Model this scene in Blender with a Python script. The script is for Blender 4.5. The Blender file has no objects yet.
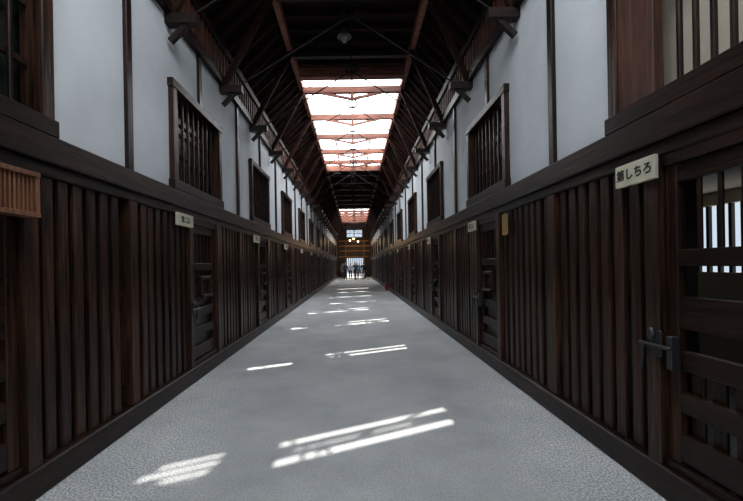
import bpy, math, random
from mathutils import Vector, Matrix
random.seed(4)
S = bpy.context.scene
C = S.collection

# ------------------------------------------------------------ materials
def newmat(n):
    m = bpy.data.materials.new(n); m.use_nodes = True
    nt = m.node_tree
    return m, nt, nt.nodes, nt.links, nt.nodes["Principled BSDF"]

def wood(name, c1, c2, axis='z', rough=0.5, var=0.6, bump=0.25, spec=0.4):
    m, nt, N, L, B = newmat(name)
    tc = N.new('ShaderNodeTexCoord'); mp = N.new('ShaderNodeMapping')
    sc = {'x': (1.2, 22, 22), 'y': (22, 1.2, 22), 'z': (22, 22, 1.2)}[axis]
    mp.inputs['Scale'].default_value = sc
    L.new(tc.outputs['Object'], mp.inputs['Vector'])
    n1 = N.new('ShaderNodeTexNoise'); n1.inputs['Scale'].default_value = 1.6
    n1.inputs['Detail'].default_value = 6; n1.inputs['Roughness'].default_value = .65
    L.new(mp.outputs['Vector'], n1.inputs['Vector'])
    n2 = N.new('ShaderNodeTexNoise'); n2.inputs['Scale'].default_value = 1.3; n2.inputs['Detail'].default_value = 4
    L.new(tc.outputs['Object'], n2.inputs['Vector'])
    cr = N.new('ShaderNodeValToRGB')
    cr.color_ramp.elements[0].position = .36; cr.color_ramp.elements[0].color = (*c1, 1)
    cr.color_ramp.elements[1].position = .70; cr.color_ramp.elements[1].color = (*c2, 1)
    L.new(n1.outputs['Fac'], cr.inputs['Fac'])
    g = N.new('ShaderNodeNewGeometry')
    ad = N.new('ShaderNodeMath'); ad.operation = 'MULTIPLY_ADD'
    L.new(g.outputs['Random Per Island'], ad.inputs[0]); ad.inputs[1].default_value = var; ad.inputs[2].default_value = 1 - var * .6
    mu = N.new('ShaderNodeMath'); mu.operation = 'MULTIPLY_ADD'
    L.new(n2.outputs['Fac'], mu.inputs[0]); mu.inputs[1].default_value = 2.0; mu.inputs[2].default_value = 0.0
    m3 = N.new('ShaderNodeMath'); m3.operation = 'MULTIPLY'
    L.new(ad.outputs[0], m3.inputs[0]); L.new(mu.outputs[0], m3.inputs[1])
    vm = N.new('ShaderNodeVectorMath'); vm.operation = 'SCALE'
    L.new(cr.outputs['Color'], vm.inputs[0]); L.new(m3.outputs[0], vm.inputs['Scale'])
    L.new(vm.outputs[0], B.inputs['Base Color'])
    B.inputs['Roughness'].default_value = rough
    B.inputs['Specular IOR Level'].default_value = spec
    bp = N.new('ShaderNodeBump'); bp.inputs['Strength'].default_value = bump; bp.inputs['Distance'].default_value = .01
    L.new(n1.outputs['Fac'], bp.inputs['Height']); L.new(bp.outputs['Normal'], B.inputs['Normal'])
    return m

def plain(name, col, rough=.6, metal=0, noise=.0, nscale=3, emit=None, es=0):
    m, nt, N, L, B = newmat(name)
    B.inputs['Base Color'].default_value = (*col, 1)
    B.inputs['Roughness'].default_value = rough; B.inputs['Metallic'].default_value = metal
    if noise:
        tc = N.new('ShaderNodeTexCoord'); n1 = N.new('ShaderNodeTexNoise')
        n1.inputs['Scale'].default_value = nscale; n1.inputs['Detail'].default_value = 8
        L.new(tc.outputs['Object'], n1.inputs['Vector'])
        cr = N.new('ShaderNodeValToRGB')
        cr.color_ramp.elements[0].position = .3; cr.color_ramp.elements[1].position = .75
        cr.color_ramp.elements[0].color = (*[c * (1 - noise) for c in col], 1)
        cr.color_ramp.elements[1].color = (*[min(1, c * (1 + noise * .5)) for c in col], 1)
        L.new(n1.outputs['Fac'], cr.inputs['Fac']); L.new(cr.outputs['Color'], B.inputs['Base Color'])
    if emit:
        B.inputs['Emission Color'].default_value = (*emit, 1); B.inputs['Emission Strength'].default_value = es
    return m

WZ = wood('dark_wood_vertical', (.004, .0018, .0012), (.050, .022, .012), 'z', rough=.36, bump=.5, spec=.28, var=.8)
WY = wood('dark_wood_long', (.004, .002, .0013), (.030, .013, .008), 'y', rough=.4, var=.2, bump=.4, spec=.25)
WX = wood('dark_wood_cross', (.006, .003, .002), (.03, .014, .008), 'x', rough=.5)
RED = wood('red_wood_cross', (.14, .045, .028), (.42, .17, .11), 'x', rough=.6, var=.4)
REDZ = wood('red_wood_vertical', (.05, .017, .010), (.16, .055, .032), 'z', rough=.6, var=.5)
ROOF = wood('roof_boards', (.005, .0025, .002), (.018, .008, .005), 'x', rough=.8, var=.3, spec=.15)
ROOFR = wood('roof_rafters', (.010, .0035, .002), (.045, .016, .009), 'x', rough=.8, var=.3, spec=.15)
CELLDARK = plain('cell_darkness_backing', (.005, .003, .0025), .8)  # near-black sheet stands in for the darkness of the cells behind
PLAST = plain('white_plaster', (.60, .635, .67), .85, noise=.14, nscale=1.5)
PALE = plain('pale_plaster', (.68, .61, .50), .85, noise=.1)
GLASS = plain('dark_window_glass', (.010, .014, .012), .25)
IRON = plain('black_iron', (.02, .02, .022), .45, metal=.8)
GREY = plain('worn_iron', (.07, .07, .075), .4, metal=.8)
CARD = plain('plaque_cream', (.52, .50, .38), .6, noise=.2, nscale=8)
INK = plain('ink_black', (.01, .01, .01), .6)
YEL = plain('paper_yellow', (.25, .15, .04), .7)

# floor material
FLOOR, nt, N, L, B = newmat('compacted_floor')
tc = N.new('ShaderNodeTexCoord')
n1 = N.new('ShaderNodeTexNoise'); n1.inputs['Scale'].default_value = .8; n1.inputs['Detail'].default_value = 9; n1.inputs['Roughness'].default_value = .65
n2 = N.new('ShaderNodeTexNoise'); n2.inputs['Scale'].default_value = 70; n2.inputs['Detail'].default_value = 4; n2.inputs['Roughness'].default_value = .75
for n in (n1, n2): L.new(tc.outputs['Object'], n.inputs['Vector'])
cr = N.new('ShaderNodeValToRGB'); cr.color_ramp.elements[0].position = .32; cr.color_ramp.elements[1].position = .68
cr.color_ramp.elements[0].color = (.275, .29, .305, 1); cr.color_ramp.elements[1].color = (.43, .44, .44, 1)
L.new(n1.outputs['Fac'], cr.inputs['Fac'])
sx = N.new('ShaderNodeSeparateXYZ'); L.new(tc.outputs['Object'], sx.inputs[0])
ab = N.new('ShaderNodeMath'); ab.operation = 'ABSOLUTE'; L.new(sx.outputs['X'], ab.inputs[0])
wob = N.new('ShaderNodeMath'); wob.operation = 'MULTIPLY_ADD'; L.new(n1.outputs['Fac'], wob.inputs[0]); wob.inputs[1].default_value = .5
L.new(ab.outputs[0], wob.inputs[2])
mr = N.new('ShaderNodeMapRange'); mr.inputs['From Min'].default_value = 1.25; mr.inputs['From Max'].default_value = 1.85
L.new(wob.outputs[0], mr.inputs['Value'])
sp = N.new('ShaderNodeMapRange'); sp.inputs['From Min'].default_value = .38; sp.inputs['From Max'].default_value = .62
sp.inputs['To Min'].default_value = .35; sp.inputs['To Max'].default_value = 1.95
L.new(n2.outputs['Fac'], sp.inputs['Value'])
sp2 = N.new('ShaderNodeMapRange'); sp2.inputs['From Min'].default_value = .38; sp2.inputs['From Max'].default_value = .62
sp2.inputs['To Min'].default_value = .80; sp2.inputs['To Max'].default_value = 1.18
L.new(n2.outputs['Fac'], sp2.inputs['Value'])
mxs = N.new('ShaderNodeMapRange'); L.new(mr.outputs[0], mxs.inputs['Value'])
L.new(sp2.outputs[0], mxs.inputs['To Min']); L.new(sp.outputs[0], mxs.inputs['To Max'])
vm = N.new('ShaderNodeVectorMath'); vm.operation = 'SCALE'
L.new(cr.outputs['Color'], vm.inputs[0]); L.new(mxs.outputs[0], vm.inputs['Scale'])
L.new(vm.outputs[0], B.inputs['Base Color']); B.inputs['Roughness'].default_value = .7
bp = N.new('ShaderNodeBump'); bp.inputs['Strength'].default_value = .5; bp.inputs['Distance'].default_value = .01
L.new(n2.outputs['Fac'], bp.inputs['Height']); L.new(bp.outputs[0], B.inputs['Normal'])

# frosted skylight glazing; its own emission stands in for diffuse daylight
FROST_GLOW = bpy.data.materials.new('glowing_frosted_glazing'); FROST_GLOW.use_nodes = True
nt = FROST_GLOW.node_tree; nt.nodes.clear(); N = nt.nodes; L = nt.links
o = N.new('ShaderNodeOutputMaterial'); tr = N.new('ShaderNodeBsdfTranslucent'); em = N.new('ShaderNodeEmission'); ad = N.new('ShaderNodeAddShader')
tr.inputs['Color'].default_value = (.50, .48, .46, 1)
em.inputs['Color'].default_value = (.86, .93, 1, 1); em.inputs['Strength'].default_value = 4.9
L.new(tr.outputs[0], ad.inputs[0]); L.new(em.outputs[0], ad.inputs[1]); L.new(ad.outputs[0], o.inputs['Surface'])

# ------------------------------------------------------------ mesh builder
class MB:
    def __init__(s, mats): s.v = []; s.f = []; s.m = []; s.mats = mats
    def mi(s, mat):
        if mat not in s.mats: s.mats.append(mat)
        return s.mats.index(mat)
    def box(s, x0, x1, y0, y1, z0, z1, mat):
        if x0 > x1: x0, x1 = x1, x0
        if y0 > y1: y0, y1 = y1, y0
        b = len(s.v)
        s.v += [(x0,y0,z0),(x1,y0,z0),(x1,y1,z0),(x0,y1,z0),(x0,y0,z1),(x1,y0,z1),(x1,y1,z1),(x0,y1,z1)]
        for f in ((0,3,2,1),(4,5,6,7),(0,1,5,4),(1,2,6,5),(2,3,7,6),(3,0,4,7)):
            s.f.append([b+i for i in f]); s.m.append(s.mi(mat))
    def poly(s, pts, mat):
        b = len(s.v); s.v += [tuple(p) for p in pts]; s.f.append(list(range(b, b+len(pts)))); s.m.append(s.mi(mat))
    def beam(s, p, q, w, h, mat):
        p = Vector(p); q = Vector(q); d = (q-p).normalized()
        side = d.cross(Vector((0,0,1)))
        if side.length < .01: side = Vector((1,0,0))
        side.normalize(); up = side.cross(d)
        b = len(s.v)
        for e in (p, q):
            for a, c in ((-1,-1),(1,-1),(1,1),(-1,1)):
                s.v.append(tuple(e + side*a*w/2 + up*c*h/2))
        for f in ((0,1,2,3),(7,6,5,4),(0,4,5,1),(1,5,6,2),(2,6,7,3),(3,7,4,0)):
            s.f.append([b+i for i in f]); s.m.append(s.mi(mat))
    def cyl(s, p, q, r0, mat, r1=None, n=10):
        if r1 is None: r1 = r0
        p = Vector(p); q = Vector(q); d = (q-p).normalized()
        a = d.orthogonal().normalized(); c = d.cross(a); b = len(s.v)
        for e, r in ((p, r0), (q, r1)):
            for i in range(n):
                t = 2*math.pi*i/n; s.v.append(tuple(e + a*r*math.cos(t) + c*r*math.sin(t)))
        for i in range(n):
            j = (i+1) % n; s.f.append([b+i, b+j, b+n+j, b+n+i]); s.m.append(s.mi(mat))
        s.f.append([b+i for i in range(n)][::-1]); s.m.append(s.mi(mat))
        s.f.append([b+n+i for i in range(n)]); s.m.append(s.mi(mat))
    def ell(s, c, r, mat, n=12, k=8, zmin=-1):
        b = len(s.v)
        for j in range(k+1):
            ph = -math.pi/2 + math.pi*j/k
            for i in range(n):
                t = 2*math.pi*i/n
                s.v.append((c[0]+r[0]*math.cos(ph)*math.cos(t), c[1]+r[1]*math.cos(ph)*math.sin(t), c[2]+r[2]*max(zmin, math.sin(ph))))
        for j in range(k):
            for i in range(n):
                i2 = (i+1) % n
                s.f.append([b+j*n+i, b+j*n+i2, b+(j+1)*n+i2, b+(j+1)*n+i]); s.m.append(s.mi(mat))
    def torus(s, c, R, r, mat, n=18, k=6):
        b = len(s.v)
        for i in range(n):
            t = 2*math.pi*i/n
            for j in range(k):
                p = 2*math.pi*j/k
                s.v.append((c[0]+(R+r*math.cos(p))*math.cos(t), c[1]+r*math.sin(p), c[2]+(R+r*math.cos(p))*math.sin(t)))
        for i in range(n):
            for j in range(k):
                i2=(i+1)%n; j2=(j+1)%k
                s.f.append([b+i*k+j, b+i2*k+j, b+i2*k+j2, b+i*k+j2]); s.m.append(s.mi(mat))
    def make(s, name, bevel=0, smooth=False, parent=None):
        me = bpy.data.meshes.new(name); me.from_pydata(s.v, [], s.f)
        for m in s.mats: me.materials.append(m)
        me.polygons.foreach_set('material_index', s.m)
        if smooth: me.polygons.foreach_set('use_smooth', [True]*len(s.f))
        me.update()
        ob = bpy.data.objects.new(name, me); C.objects.link(ob)
        if bevel:
            bv = ob.modifiers.new('bevel', 'BEVEL'); bv.width = bevel; bv.segments = 1; bv.limit_method = 'ANGLE'
        if parent: ob.parent = parent
        return ob

Y0, Y1 = -4.0, 46.0

# ------------------------------------------------------------ floor
f = MB([]); f.box(-6, 6, -9, 62, -.1, 0, FLOOR); f.make('floor')

# ------------------------------------------------------------ side walls
win_id = [1]; door_id = [1]
def text_on(body, s, x, y, z, size, parent):
    cu = bpy.data.curves.new('lettering', 'FONT'); cu.body = body; cu.size = size
    cu.align_x = 'CENTER'; cu.align_y = 'CENTER'; cu.extrude = .001
    cu.offset = .0015
    cu.materials.append(INK)
    ob = bpy.data.objects.new('lettering', cu); C.objects.link(ob)
    if s > 0: M = Matrix(((0,0,-1,0),(-1,0,0,0),(0,1,0,0),(0,0,0,1)))
    else: M = Matrix(((0,0,1,0),(1,0,0,0),(0,1,0,0),(0,0,0,1)))
    M.translation = (x, y, z); ob.matrix_world = M
    ob.parent = parent

def side(s, a, w0, pitch, wlen, d0, dlen, label, pshift):
    def bx(mb, u0, u1, y0, y1, z0, z1, mat): mb.box(s*(a+u0), s*(a+u1), y0, y1, z0, z1, mat)
    ns = [n for n in range(-2, 13) if w0+pitch*n > Y0-.1+.6 and w0+pitch*n+wlen < Y1-.3]
    wins = [(w0+pitch*n, w0+pitch*n+wlen, n) for n in ns]
    doors = [(d0+pitch*n, d0+pitch*n+dlen, n) for n in ns]
    ZB, ZT, WZ0, WZ1 = 2.38, 4.40, 2.41, 3.64
    w = MB([])
    c = Y0
    for (y0, y1, n) in wins:
        bx(w, .02, .2, c, y0, ZB, ZT, PLAST)
        bx(w, .02, .2, y0, y1, WZ1, ZT, PLAST)
        bx(w, .15, .2, y0, y1, ZB, WZ1, PALE if (n == -1 and s > 0) else GLASS)
        c = y1
    bx(w, .02, .2, c, Y1, ZB, ZT, PLAST)
    bx(w, .12, .2, Y0, Y1, ZT, 5.12, PLAST)
    if s > 0:
        dd = [d for d in doors if d[2] == -1][0]
        bx(w, .10, .2, Y0, dd[0], 0, ZB, CELLDARK); bx(w, .10, .2, dd[1], Y1, 0, ZB, CELLDARK)
        bx(w, .10, .2, dd[0], dd[1], 2.05, ZB, CELLDARK)
    else:
        bx(w, .10, .2, Y0, Y1, 0, ZB, CELLDARK)
    w.make('wall_' + label)
    t = MB([])
    k = w0 + wlen/2 - pitch*3 + pshift
    while k < Y1-.1:
        if k > Y0+.1:
            hit = [q for q in wins if q[0] < k < q[1]]
            bx(t, -.02, .02, k-.045, k+.045, (WZ1+.03) if hit else ZB, ZT-.02, WZ)
        k += pitch/2
    t.make('trim_post_' + label, bevel=.006)
    t = MB([])
    bx(t, -.06, .10, Y0, Y1, 2.19, 2.38, WY)
    bx(t, -.03, .10, Y0, Y1, 2.10, 2.19, WY)
    bx(t, -.06, .02, Y0, Y1, ZT-.02, ZT+.13, WY)
    bx(t, -.02, .12, Y0, Y1, 5.02, 5.16, WY)
    t.make('trim_beam_' + label, bevel=.01)
    t = MB([])
    bx(t, -.06, .10, Y0, Y1, 0, .19, WY)
    t.make('baseboard_' + label, bevel=.012)
    t = MB([])
    posts = []
    k = w0 + wlen/2 - pitch*2.5 + pshift
    while k < Y1-.1:
        if k > Y0: posts.append(k)
        k += pitch
    for k in posts: bx(t, -.035, .1, k-.06, k+.06, .19, 2.10, WZ)
    y = Y0+.05
    while y < Y1-.12:
        wd = .092
        if not any(d[0]-.12 < y+wd and y < d[1]+.12 for d in doors) and not any(abs(y+wd/2-k) < .1 for k in posts):
            e = random.uniform(-.006, .006)
            bx(t, -.006+e, .03+e, y, y+wd, .19, 2.10, WZ)
        y += .148
    bx(t, .05, .08, Y0, Y1-.02, 1.12, 1.22, WY)
    bx(t, .05, .08, Y0, Y1-.02, .3, .4, WY)
    t.make('trim_slatted_wainscot_' + label, bevel=.007)
    t = MB([])
    y = Y0
    while y < Y1-.1:
        bx(t, .02, .07, y, y+.06, 4.53, 5.02, REDZ); y += .15
    t.make('trim_clerestory_slats_' + label)
    for (y0, y1, n) in wins:
        t = MB([])
        fr = .10
        pr = -.04
        bx(t, pr, .12, y0, y0+fr, WZ0, WZ1, WZ); bx(t, pr, .12, y1-fr, y1, WZ0, WZ1, WZ)
        bx(t, pr-.01, .12, y0-.02, y1+.02, WZ1-.07, WZ1+.03, WY); bx(t, pr-.015, .12, y0-.02, y1+.02, WZ0-.03, WZ0+.09, WY)
        near = (n == -1 and s > 0)
        ya, yb = y0+fr, y1-fr
        if near:
            bx(t, -.03, .04, y1-.42, y1-fr, WZ0+.09, WZ1-.07, REDZ); yb = y1-.42
        cnt = int(round((yb-ya)/(.105 if near else .15)))
        for i in range(1, cnt):
            yc = ya+(yb-ya)*i/cnt
            bx(t, .03, .06, yc-.014, yc+.014, WZ0+.09, WZ1-.07, WZ)
        for zz in ((2.85, 3.25) if not near else (3.2,)):
            bx(t, .06, .085, ya, yb, zz-.025, zz+.025, WY)
        t.make('window_%d' % win_id[0], bevel=.006); win_id[0] += 1
    for (y0, y1, n) in doors:
        t = MB([]); near = (n == -1 and s > 0)
        for q in ((y0-.11, y0), (y1, y1+.11)): bx(t, -.045, .1, q[0], q[1], .19, 2.10, WZ)
        bx(t, -.02, .1, y0, y1, 2.03, 2.10, WY)
        bx(t, -.02, .1, y0, y1, .19, .24, WY)
        st = .09
        bx(t, .0, .05, y0+.01, y0+st, .24, 2.03, WZ); bx(t, .0, .05, y1-st, y1-.01, .24, 2.03, WZ)
        for (za, zb) in ((.26, .42), (.55, .67), (.80, .92), (1.05, 1.24), (1.42, 1.52), (1.92, 2.03)):
            bx(t, .004, .046, y0+st, y1-st, za, zb, WY)
        nb = 5
        for i in range(1, nb):
            yc = y0+st+(y1-y0-2*st)*i/nb
            bx(t, .015, .035, yc-.012, yc+.012, 1.52, 1.92, WZ)
        if not near:
            bx(t, .05, .07, y0+st, y1-st, .24, 1.5, WZ)
            hc = (y0+y1)/2
            bx(t, -.06, .02, hc-.17, hc+.17, 1.05, 1.09, WY); bx(t, -.03, .01, hc-.17, hc-.13, 1.09, 1.3, WZ)
            bx(t, -.03, .01, hc+.13, hc+.17, 1.09, 1.3, WZ); bx(t, -.03, .01, hc-.17, hc+.17, 1.3, 1.34, WY)
        else:
            yy = y0+st
            while yy < y1-st-.05:
                bx(t, .05, .07, yy, yy+.08, .24, .78, WZ); yy += .13
        yb = y1+.03 if s > 0 else y0-.03
        q = -1 if s > 0 else 1
        bx(t, -.052, -.04, yb-.05, yb+.05, .86, 1.02, GREY)
        t.cyl((s*(a-.07), yb+.10*-q, .93), (s*(a-.07), yb+.14*q, .93), .012, GREY)
        t.cyl((s*(a-.07), yb-.07*q, .93), (s*(a-.09), yb-.07*q, .76), .011, GREY)
        t.ell((s*(a-.065), yb-.01*q, 1.0), (.02, .025, .04), GREY)
        bx(t, -.055, -.0, yb+.09*q, yb+.13*q, .80, 1.0, GREY)
        t.make('door_%d' % door_id[0], bevel=.005); door_id[0] += 1
        if s > 0: p0, p1 = y1-.02, y1+.33
        else: p0, p1 = y0-.50, y0-.07
        pl = MB([]); bx(pl, -.075, -.047, p0, p1, 1.96, 2.11, CARD)
        P = pl.make('cell_number_plaque', bevel=.004)
        nums = ['第しちろ', '第二房', '第三房', '第四房', '第五房', '第六房', '第七房']
        if n <= 4:
            text_on(nums[(n+1) % 7], s, s*(a-.0765), (p0+p1)/2, 2.035, .08, P)

side(-1, 2.11, 4.40, 3.35, 1.60, 4.88, .85, 'left', .06)
side(1, 1.92, 4.70, 3.50, 1.60, 5.05, .80, 'right', -.10)

t = MB([]); t.box(1.865, 1.875, 4.64, 4.80, 1.80, 2.06, YEL); t.box(1.875, 1.908, 4.66, 4.78, 1.82, 2.02, WZ); t.make('paper_notice')

# slatted wooden box on left; low panel glow added against the dark
t = MB([])
BOXGLOW = plain('box_panel_glow', (.35, .16, .08), .8, emit=(1, .40, .15), es=.08)
TAN = wood('tan_wood', (.08, .03, .014), (.24, .11, .055), 'z', rough=.5, var=.2)
x0 = -2.06
t.box(x0, x0+.06, 2.10, 2.37, 1.82, 2.04, BOXGLOW)
for (ya, yb) in ((2.08, 2.11), (2.36, 2.39)): t.box(x0, x0+.09, ya, yb, 1.80, 2.06, TAN)
for (za, zb) in ((1.79, 1.82), (2.04, 2.07)): t.box(x0, x0+.095, 2.08, 2.39, za, zb, TAN)
for i in range(8):
    yc = 2.125+.03*i; t.box(x0+.06, x0+.08, yc, yc+.013, 1.82, 2.04, TAN)
t.make('slatted_wall_box', bevel=.002)

# near cell room (right)
t = MB([])
xa, xb = 2.12, 4.3
t.box(xa, xb, .7, .8, 0, 2.38, PALE); t.box(xa, xb, 5.4, 5.5, 0, 2.38, PALE)
t.box(xa, xb+.1, .7, 5.5, 2.25, 2.38, PALE)
t.box(xb, xb+.1, .8, 3.6, 0, 2.25, PALE); t.box(xb, xb+.1, 5.0, 5.4, 0, 2.25, PALE)
t.box(xb, xb+.1, 3.6, 5.0, 0, 1.3, PALE); t.box(xb, xb+.1, 3.6, 5.0, 2.1, 2.25, PALE)
for i in range(10):
    yc = 3.67+.14*i; t.box(xb+.02, xb+.06, yc-.02, yc+.02, 1.3, 2.1, WZ)
t.make('wall_cell')

# ------------------------------------------------------------ roof deck + skylights
K = .47; ZD = 6.10; SH = 7.40; XS = .35; OFF = SH - K*XS
slots = [(3.12,-1.55,-1.12,.04),(3.23,-1.55,-1.08,.04),(3.34,-1.52,-1.05,.04),(3.45,-1.45,-1.05,.035),
 (3.40,-.63,.90,.055),(3.25,-.5,.5,.016),(3.1,-.62,.95,.075),
 (6.15,-1.55,-.98,.10),(6.22,-.68,.95,.06),(6.44,-.5,.95,.05),
 (9.55,-1.5,-1.1,.16),(9.45,-.6,.85,.13),(9.85,-.5,.8,.07),
 (12.3,-1.45,.4,.15),(12.8,-.6,.8,.10),(14.9,-1.0,.8,.16),(17.7,-1.2,.8,.18),(20.7,-1.0,.8,.2),(23.5,-1.1,.8,.2)]
sl = [(v+OFF-w/2, v+OFF+w/2, xa+XS, xb+XS) for (v, xa, xb, w) in slots]
bps = sorted(set([Y0-1, Y1+1] + [q for t_ in sl for q in t_[:2]]))
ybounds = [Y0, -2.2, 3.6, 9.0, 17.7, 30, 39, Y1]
ymats = [ROOF, FROST_GLOW, ROOF, FROST_GLOW, ROOF, FROST_GLOW, ROOF]
def clip(pts, yv, keep_above):
    out = []
    for i in range(len(pts)):
        p, q = pts[i], pts[(i+1) % len(pts)]
        ip = (p[1] >= yv) == keep_above; iq = (q[1] >= yv) == keep_above
        if ip: out.append(p)
        if ip != iq:
            r = (yv-p[1])/(q[1]-p[1]); out.append((p[0]+(q[0]-p[0])*r, yv, p[2]))
    return out
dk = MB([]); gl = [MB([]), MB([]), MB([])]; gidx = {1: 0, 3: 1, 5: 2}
HX = 1.30
for v0, v1 in zip(bps[:-1], bps[1:]):
    vm_ = (v0+v1)/2
    act = sorted([(max(-HX, xa), min(HX, xb)) for (a_, b_, xa, xb) in sl if a_ < vm_ < b_])
    xs = []; c = -HX
    for xa, xb in act:
        if xa > c: xs.append((c, xa))
        c = max(c, xb)
    if c < HX: xs.append((c, HX))
    for xa, xb in xs:
        quad = [(xa, v0+K*xa, ZD), (xb, v0+K*xb, ZD), (xb, v1+K*xb, ZD), (xa, v1+K*xa, ZD)]
        for i in range(7):
            p = clip(quad, ybounds[i], True)
            if len(p) > 2: p = clip(p, ybounds[i+1], False)
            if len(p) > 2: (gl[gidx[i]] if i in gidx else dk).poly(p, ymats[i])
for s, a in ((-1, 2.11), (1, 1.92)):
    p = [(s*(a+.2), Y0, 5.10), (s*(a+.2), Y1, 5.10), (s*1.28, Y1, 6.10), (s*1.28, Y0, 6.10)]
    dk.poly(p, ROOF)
dk.make('ceiling')
for i, g in enumerate(gl): g.make('skylight_glow_%d' % (i+1))  # the first one is unseen, added above the camera to light the floor

# roof framing
t = MB([])
for s in (-1, 1): t.box(s*1.22, s*1.32, Y0, Y1, 5.90, 6.08, RED)
for y in (-2.2, 3.6, 8.95, 17.8, 29.9, 39.1): t.box(-1.22, 1.22, y-.09, y+.09, 5.86, 6.08, RED)
y = 4.0
while y < 45:
    if not (8.7 < y < 17.9 or 29.8 < y < 39.2): t.box(-1.2, 1.2, y-.035, y+.035, 6.0, 6.08, ROOFR)
    y += .42
for y in (9.55, 11.3, 13.0, 14.7, 16.2, 31.2, 32.8, 34.4, 36, 37.6):
    t.box(-1.22, 1.22, y-.055, y+.055, 5.78, 5.93, RED)
    t.box(-.04, .04, y-.04, y+.04, 5.60, 5.78, RED)
    for s in (-1, 1): t.beam((0, y-.02, 5.62), (s*.95, y-.02, 5.82), .045, .06, RED)
    if y > 14: t.box(-1.22, 1.22, y+.78, y+.85, 6.0, 6.08, RED)
for (ya, yb) in ((14.2, 17.7), (30, 39)):
    for x in (-.62, 0, .62): t.box(x-.025, x+.025, ya, yb, 6.02, 6.08, RED)
for s, a in ((-1, 2.11), (1, 1.92)):
    y = 2.0
    while y < 45:
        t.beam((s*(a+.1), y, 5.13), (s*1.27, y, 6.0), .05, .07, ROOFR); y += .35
t.make('ceiling_framing')

y = 2.65
while y < 45:
    t = MB([])
    for s, a in ((-1, 2.11), (1, 1.92)):
        t.box(s*(a-.34), s*(a+.02), y-.06, y+.06, 4.27, 4.38, WX)
        t.beam((s*(a-.02), y, 4.08), (s*(a-.22), y, 4.28), .06, .06, WX)
        t.beam((s*(a-.04), y, 4.40), (s*1.24, y, 5.90), .07, .09, ROOFR)
        t.cyl((s*(a-.30), y, 4.40), (0, y, 5.50), .012, IRON, n=6)
    t.torus((0, y-.0, 5.56), .11, .018, IRON)
    t.cyl((0, y, 5.3), (0, y, 6.05), .013, IRON, n=6)
    if not (8.7 < y < 17.9 or 29.8 < y < 39.2): t.box(-1.22, 1.22, y-.05, y+.05, 5.78, 5.88, WX)
    t.make('roof_truss'); y += 1.75

# pendant near the front
ENA = plain('enamel_shade', (.05,.05,.05), .3)
OPAL = plain('opal_glass', (.35,.33,.29), .3)
t = MB([]); x, y = -.12, 6.9
t.cyl((x,y,6.08),(x,y,5.70),.012,IRON); t.cyl((x,y,5.72),(x,y,5.60),.035,ENA,.13,n=20); t.ell((x,y,5.58),(.06,.06,.08),OPAL); t.ell((x,y,5.72),(.04,.04,.05),ENA)
t.make('pendant_lamp')

# ------------------------------------------------------------ end wall
t = MB([])
t.box(-2.3, -1.1, Y1, Y1+.2, 0, 5.1, WX); t.box(1.1, 2.2, Y1, Y1+.2, 0, 5.1, WX)
t.box(-1.1, 1.1, Y1, Y1+.2, 2.3, 4.85, WX); t.box(-1.3, -.95, Y1, Y1+.2, 4.85, 6.1, WX); t.box(.95, 1.3, Y1, Y1+.2, 4.85, 6.1, WX)
t.poly([(-2.3,Y1+.1,5.1),(-1.3,Y1+.1,5.1),(-1.3,Y1+.1,6.1)], WX); t.poly([(2.2,Y1+.1,5.1),(1.3,Y1+.1,6.1),(1.3,Y1+.1,5.1)], WX)
t.box(-1.0, 1.0, Y1, Y1+.2, 5.7, 6.1, WX)
t.make('wall_end')
t = MB([])
WARMLIT = wood('warm_lit_wood', (.16,.06,.022), (.38,.17,.065), 'x', rough=.5)  # warm lamplight on the end frame is put into this orange colour
for z in (2.4, 3.1, 3.7, 4.3): t.box(-1.9, 1.8, Y1-.12, Y1-.0, z, z+.14, WARMLIT)
for x in (-1.15, 1.05): t.box(x, x+.12, Y1-.14, Y1, 0, 4.5, WARMLIT)
t.make('trim_end_frame')
t = MB([])
for i in range(9):
    x = -1.0+.25*i; t.box(x-.035, x+.035, Y1-.26, Y1-.2, 0, 2.4, WZ)
for z in (.1, 1.2, 2.3): t.box(-1.05, 1.05, Y1-.2, Y1-.17, z, z+.1, WX)
t.make('lattice_gate')
t = MB([])
for x in (-.95, 0, .95): t.box(x-.03, x+.03, Y1+.05, Y1+.1, 4.85, 5.7, WZ)
t.box(-.95, .95, Y1+.05, Y1+.1, 5.25, 5.3, WX)
t.make('window_gable')

BULB = plain('lantern_glow', (1,.8,.5), .5, emit=(1,.6,.28), es=6)
for (x, y) in ((-.5, 41), (.4, 43), (-.1, 38.5)):
    t = MB([]); t.cyl((x,y,4.4),(x,y,6.05),.012,IRON); t.cyl((x,y,4.38),(x,y,4.2),.03,IRON,.16); t.ell((x,y,4.14),(.09,.09,.1),BULB)
    ob = t.make('pendant_lamp')
    l = bpy.data.lights.new('pendant_bulb','POINT'); l.energy = 55; l.color=(1,.62,.32); l.shadow_soft_size=.1
    lo = bpy.data.objects.new('pendant_bulb', l); lo.location=(x,y-.05,3.98); C.objects.link(lo); lo.parent = ob

# fire extinguisher
t = MB([]); REDP = plain('extinguisher_red', (.40,.02,.015), .3)
x, y = 1.74, 21.4
t.cyl((x,y,0.0),(x,y,.36),.07,REDP,n=16); t.ell((x,y,.36),(.07,.07,.06),REDP); t.cyl((x,y,.4),(x,y,.48),.022,IRON)
t.beam((x,y,.48),(x-.10,y,.51),.03,.02,IRON); t.cyl((x,y-.02,.45),(x,y-.10,.3),.010,IRON); t.cyl((x,y-.10,.3),(x,y-.10,.12),.012,IRON)
t.make('fire_extinguisher', smooth=False)

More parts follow.
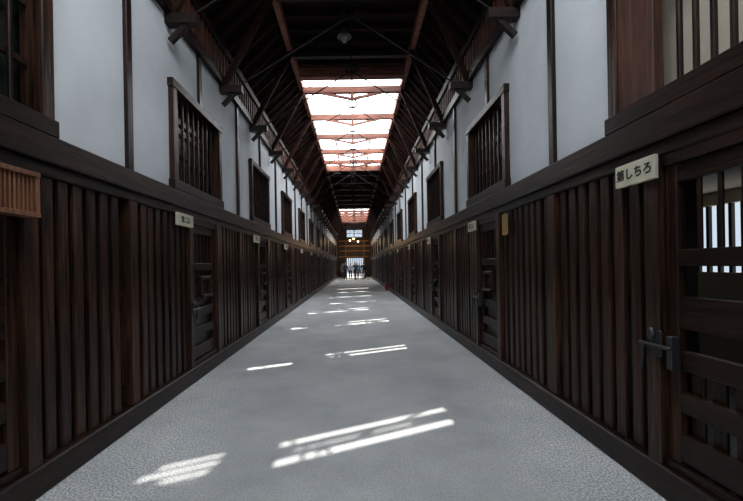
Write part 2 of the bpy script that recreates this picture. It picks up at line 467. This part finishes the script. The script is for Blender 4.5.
# ------------------------------------------------------------ people
SKIN = plain('skin', (.45,.27,.19), .5)
LIPS = plain('lips',(.4,.15,.13),.5)
def person(loc, head, shirt, pants, hair, h=1.68, stride=.15, arm=.1):
    k = h/1.7
    J = [(0,0,.95),(0,0,1.12),(0,.01,1.32),(0,0,1.44),(0,-.01,1.53),
         (-.17,0,1.40),(-.23,.0,1.12),(-.24,-arm-.05,.87),
         (.17,0,1.40),(.23,0,1.12),(.24,-arm*.3-.03,.87),
         (-.09,0,.90),(-.11,-stride*.6,.50),(-.11,-stride,.09),(-.11,-stride-.16,.04),
         (.09,0,.90),(.11,stride*.2,.50),(.11,stride,.09),(.11,stride-.16,.04)]
    R = [.14,.125,.15,.09,.055,.065,.05,.035,.065,.05,.035,.10,.065,.045,.04,.10,.065,.045,.04]
    E = [(0,1),(1,2),(2,3),(3,4),(3,5),(5,6),(6,7),(3,8),(8,9),(9,10),(0,11),(11,12),(12,13),(13,14),(0,15),(15,16),(16,17),(17,18)]
    me = bpy.data.meshes.new('tmp'); me.from_pydata(J, E, []); ob = bpy.data.objects.new('tmp', me); C.objects.link(ob)
    ob.modifiers.new('skin','SKIN')
    if me.skin_vertices:
        for i, r in enumerate(R): me.skin_vertices[0].data[i].radius = (r, r*.8 if i < 3 else r)
        me.skin_vertices[0].data[0].use_root = True
    ss = ob.modifiers.new('ss','SUBSURF'); ss.levels = 1; ss.render_levels = 1
    dg = bpy.context.evaluated_depsgraph_get(); ev = ob.evaluated_get(dg); em_ = ev.to_mesh()
    t = MB([SKIN, shirt, pants, hair, INK])
    t.v = [tuple(v.co) for v in em_.vertices]
    for p in em_.polygons:
        t.f.append(list(p.vertices)); c = p.center
        if abs(c.x) > .19 and c.z < .93 : mi = 0
        elif c.z < .10: mi = 4
        elif c.z < .96: mi = 2
        elif c.z < 1.47: mi = 1
        else: mi = 0
        t.m.append(mi)
    ev.to_mesh_clear(); bpy.data.objects.remove(ob)
    t.ell((0,-.02,1.61),(.075,.095,.115),SKIN); t.ell((0,.005,1.64),(.085,.10,.105),hair,zmin=-.3)
    t.ell((0,-.115,1.60),(.014,.02,.022),SKIN,6,4)
    for q in (-1,1):
        t.ell((q*.078,-.01,1.60),(.012,.02,.03),SKIN,6,4); t.ell((q*.03,-.105,1.625),(.012,.01,.008),INK,6,4)
        for i in range(4):
            hx = q*(.225+.01*i); ay = -arm-.05 if q < 0 else -arm*.3-.03
            t.cyl((hx,ay-.012*i,.86),(hx,ay-.012*i-.02,.77-.008*abs(i-1.5)),.010,SKIN,.007,6)
        t.cyl((q*.22,ay-.03,.87),(q*.21,ay-.06,.81),.011,SKIN,.008,6)
    t.ell((0,-.108,1.565),(.022,.008,.006),LIPS,6,4)
    o = t.make('person', smooth=True); o.scale = (k,k,k); o.rotation_euler=(0,0,head); o.location = (loc[0],loc[1],0)
cols = {'navy':plain('cloth_navy',(.02,.03,.07),.9),'white':plain('cloth_white',(.4,.42,.45),.9),'grey':plain('cloth_grey',(.08,.08,.09),.9),
 'black':plain('cloth_black',(.012,.012,.014),.9),'blue':plain('cloth_blue',(.08,.14,.25),.9),'khaki':plain('cloth_khaki',(.16,.12,.08),.9)}
HB = plain('hair_black',(.01,.008,.007),.6)
for (x,y,r,a_,b_,h,sd_) in ((-.95,37,.1,'navy','black',1.7,.15),(-.45,38.5,3.2,'white','navy',1.62,.05),(.0,37.6,.3,'grey','black',1.72,.2),
        (.45,39,-.3,'blue','khaki',1.6,.12),(.85,38,3.0,'black','grey',1.68,.18),(-1.3,40,.5,'khaki','black',1.65,.05),(.2,41,0,'black','black',1.7,.1)):
    person((x,y), r, cols[a_], cols[b_], HB, h, sd_)

# ------------------------------------------------------------ light
W = bpy.data.worlds.new('World'); S.world = W; W.use_nodes = True
bg = W.node_tree.nodes['Background']; bg.inputs['Color'].default_value = (.74,.87,1,1); bg.inputs['Strength'].default_value = .85
sun = bpy.data.lights.new('sun','SUN'); sun.energy = 15; sun.angle = math.radians(.4); sun.color = (1,.95,.88)
so = bpy.data.objects.new('sun', sun); C.objects.link(so)
so.rotation_euler = Vector((-XS,-SH,-6.1)).to_track_quat('-Z','Y').to_euler()
so.location = (2, 40, 30)

cam = bpy.data.cameras.new('camera'); co = bpy.data.objects.new('camera', cam); C.objects.link(co)
cam.sensor_width = 36; cam.lens = 380/743*36; cam.shift_x = 16.5/743; cam.shift_y = 14.5/743; cam.clip_start = .05
co.location = (0,0,1.46); co.rotation_euler = (math.radians(90), math.radians(1.0), 0)
S.camera = co
S.view_settings.view_transform = 'Standard'
S.view_settings.look = 'None'
S.view_settings.exposure = 0
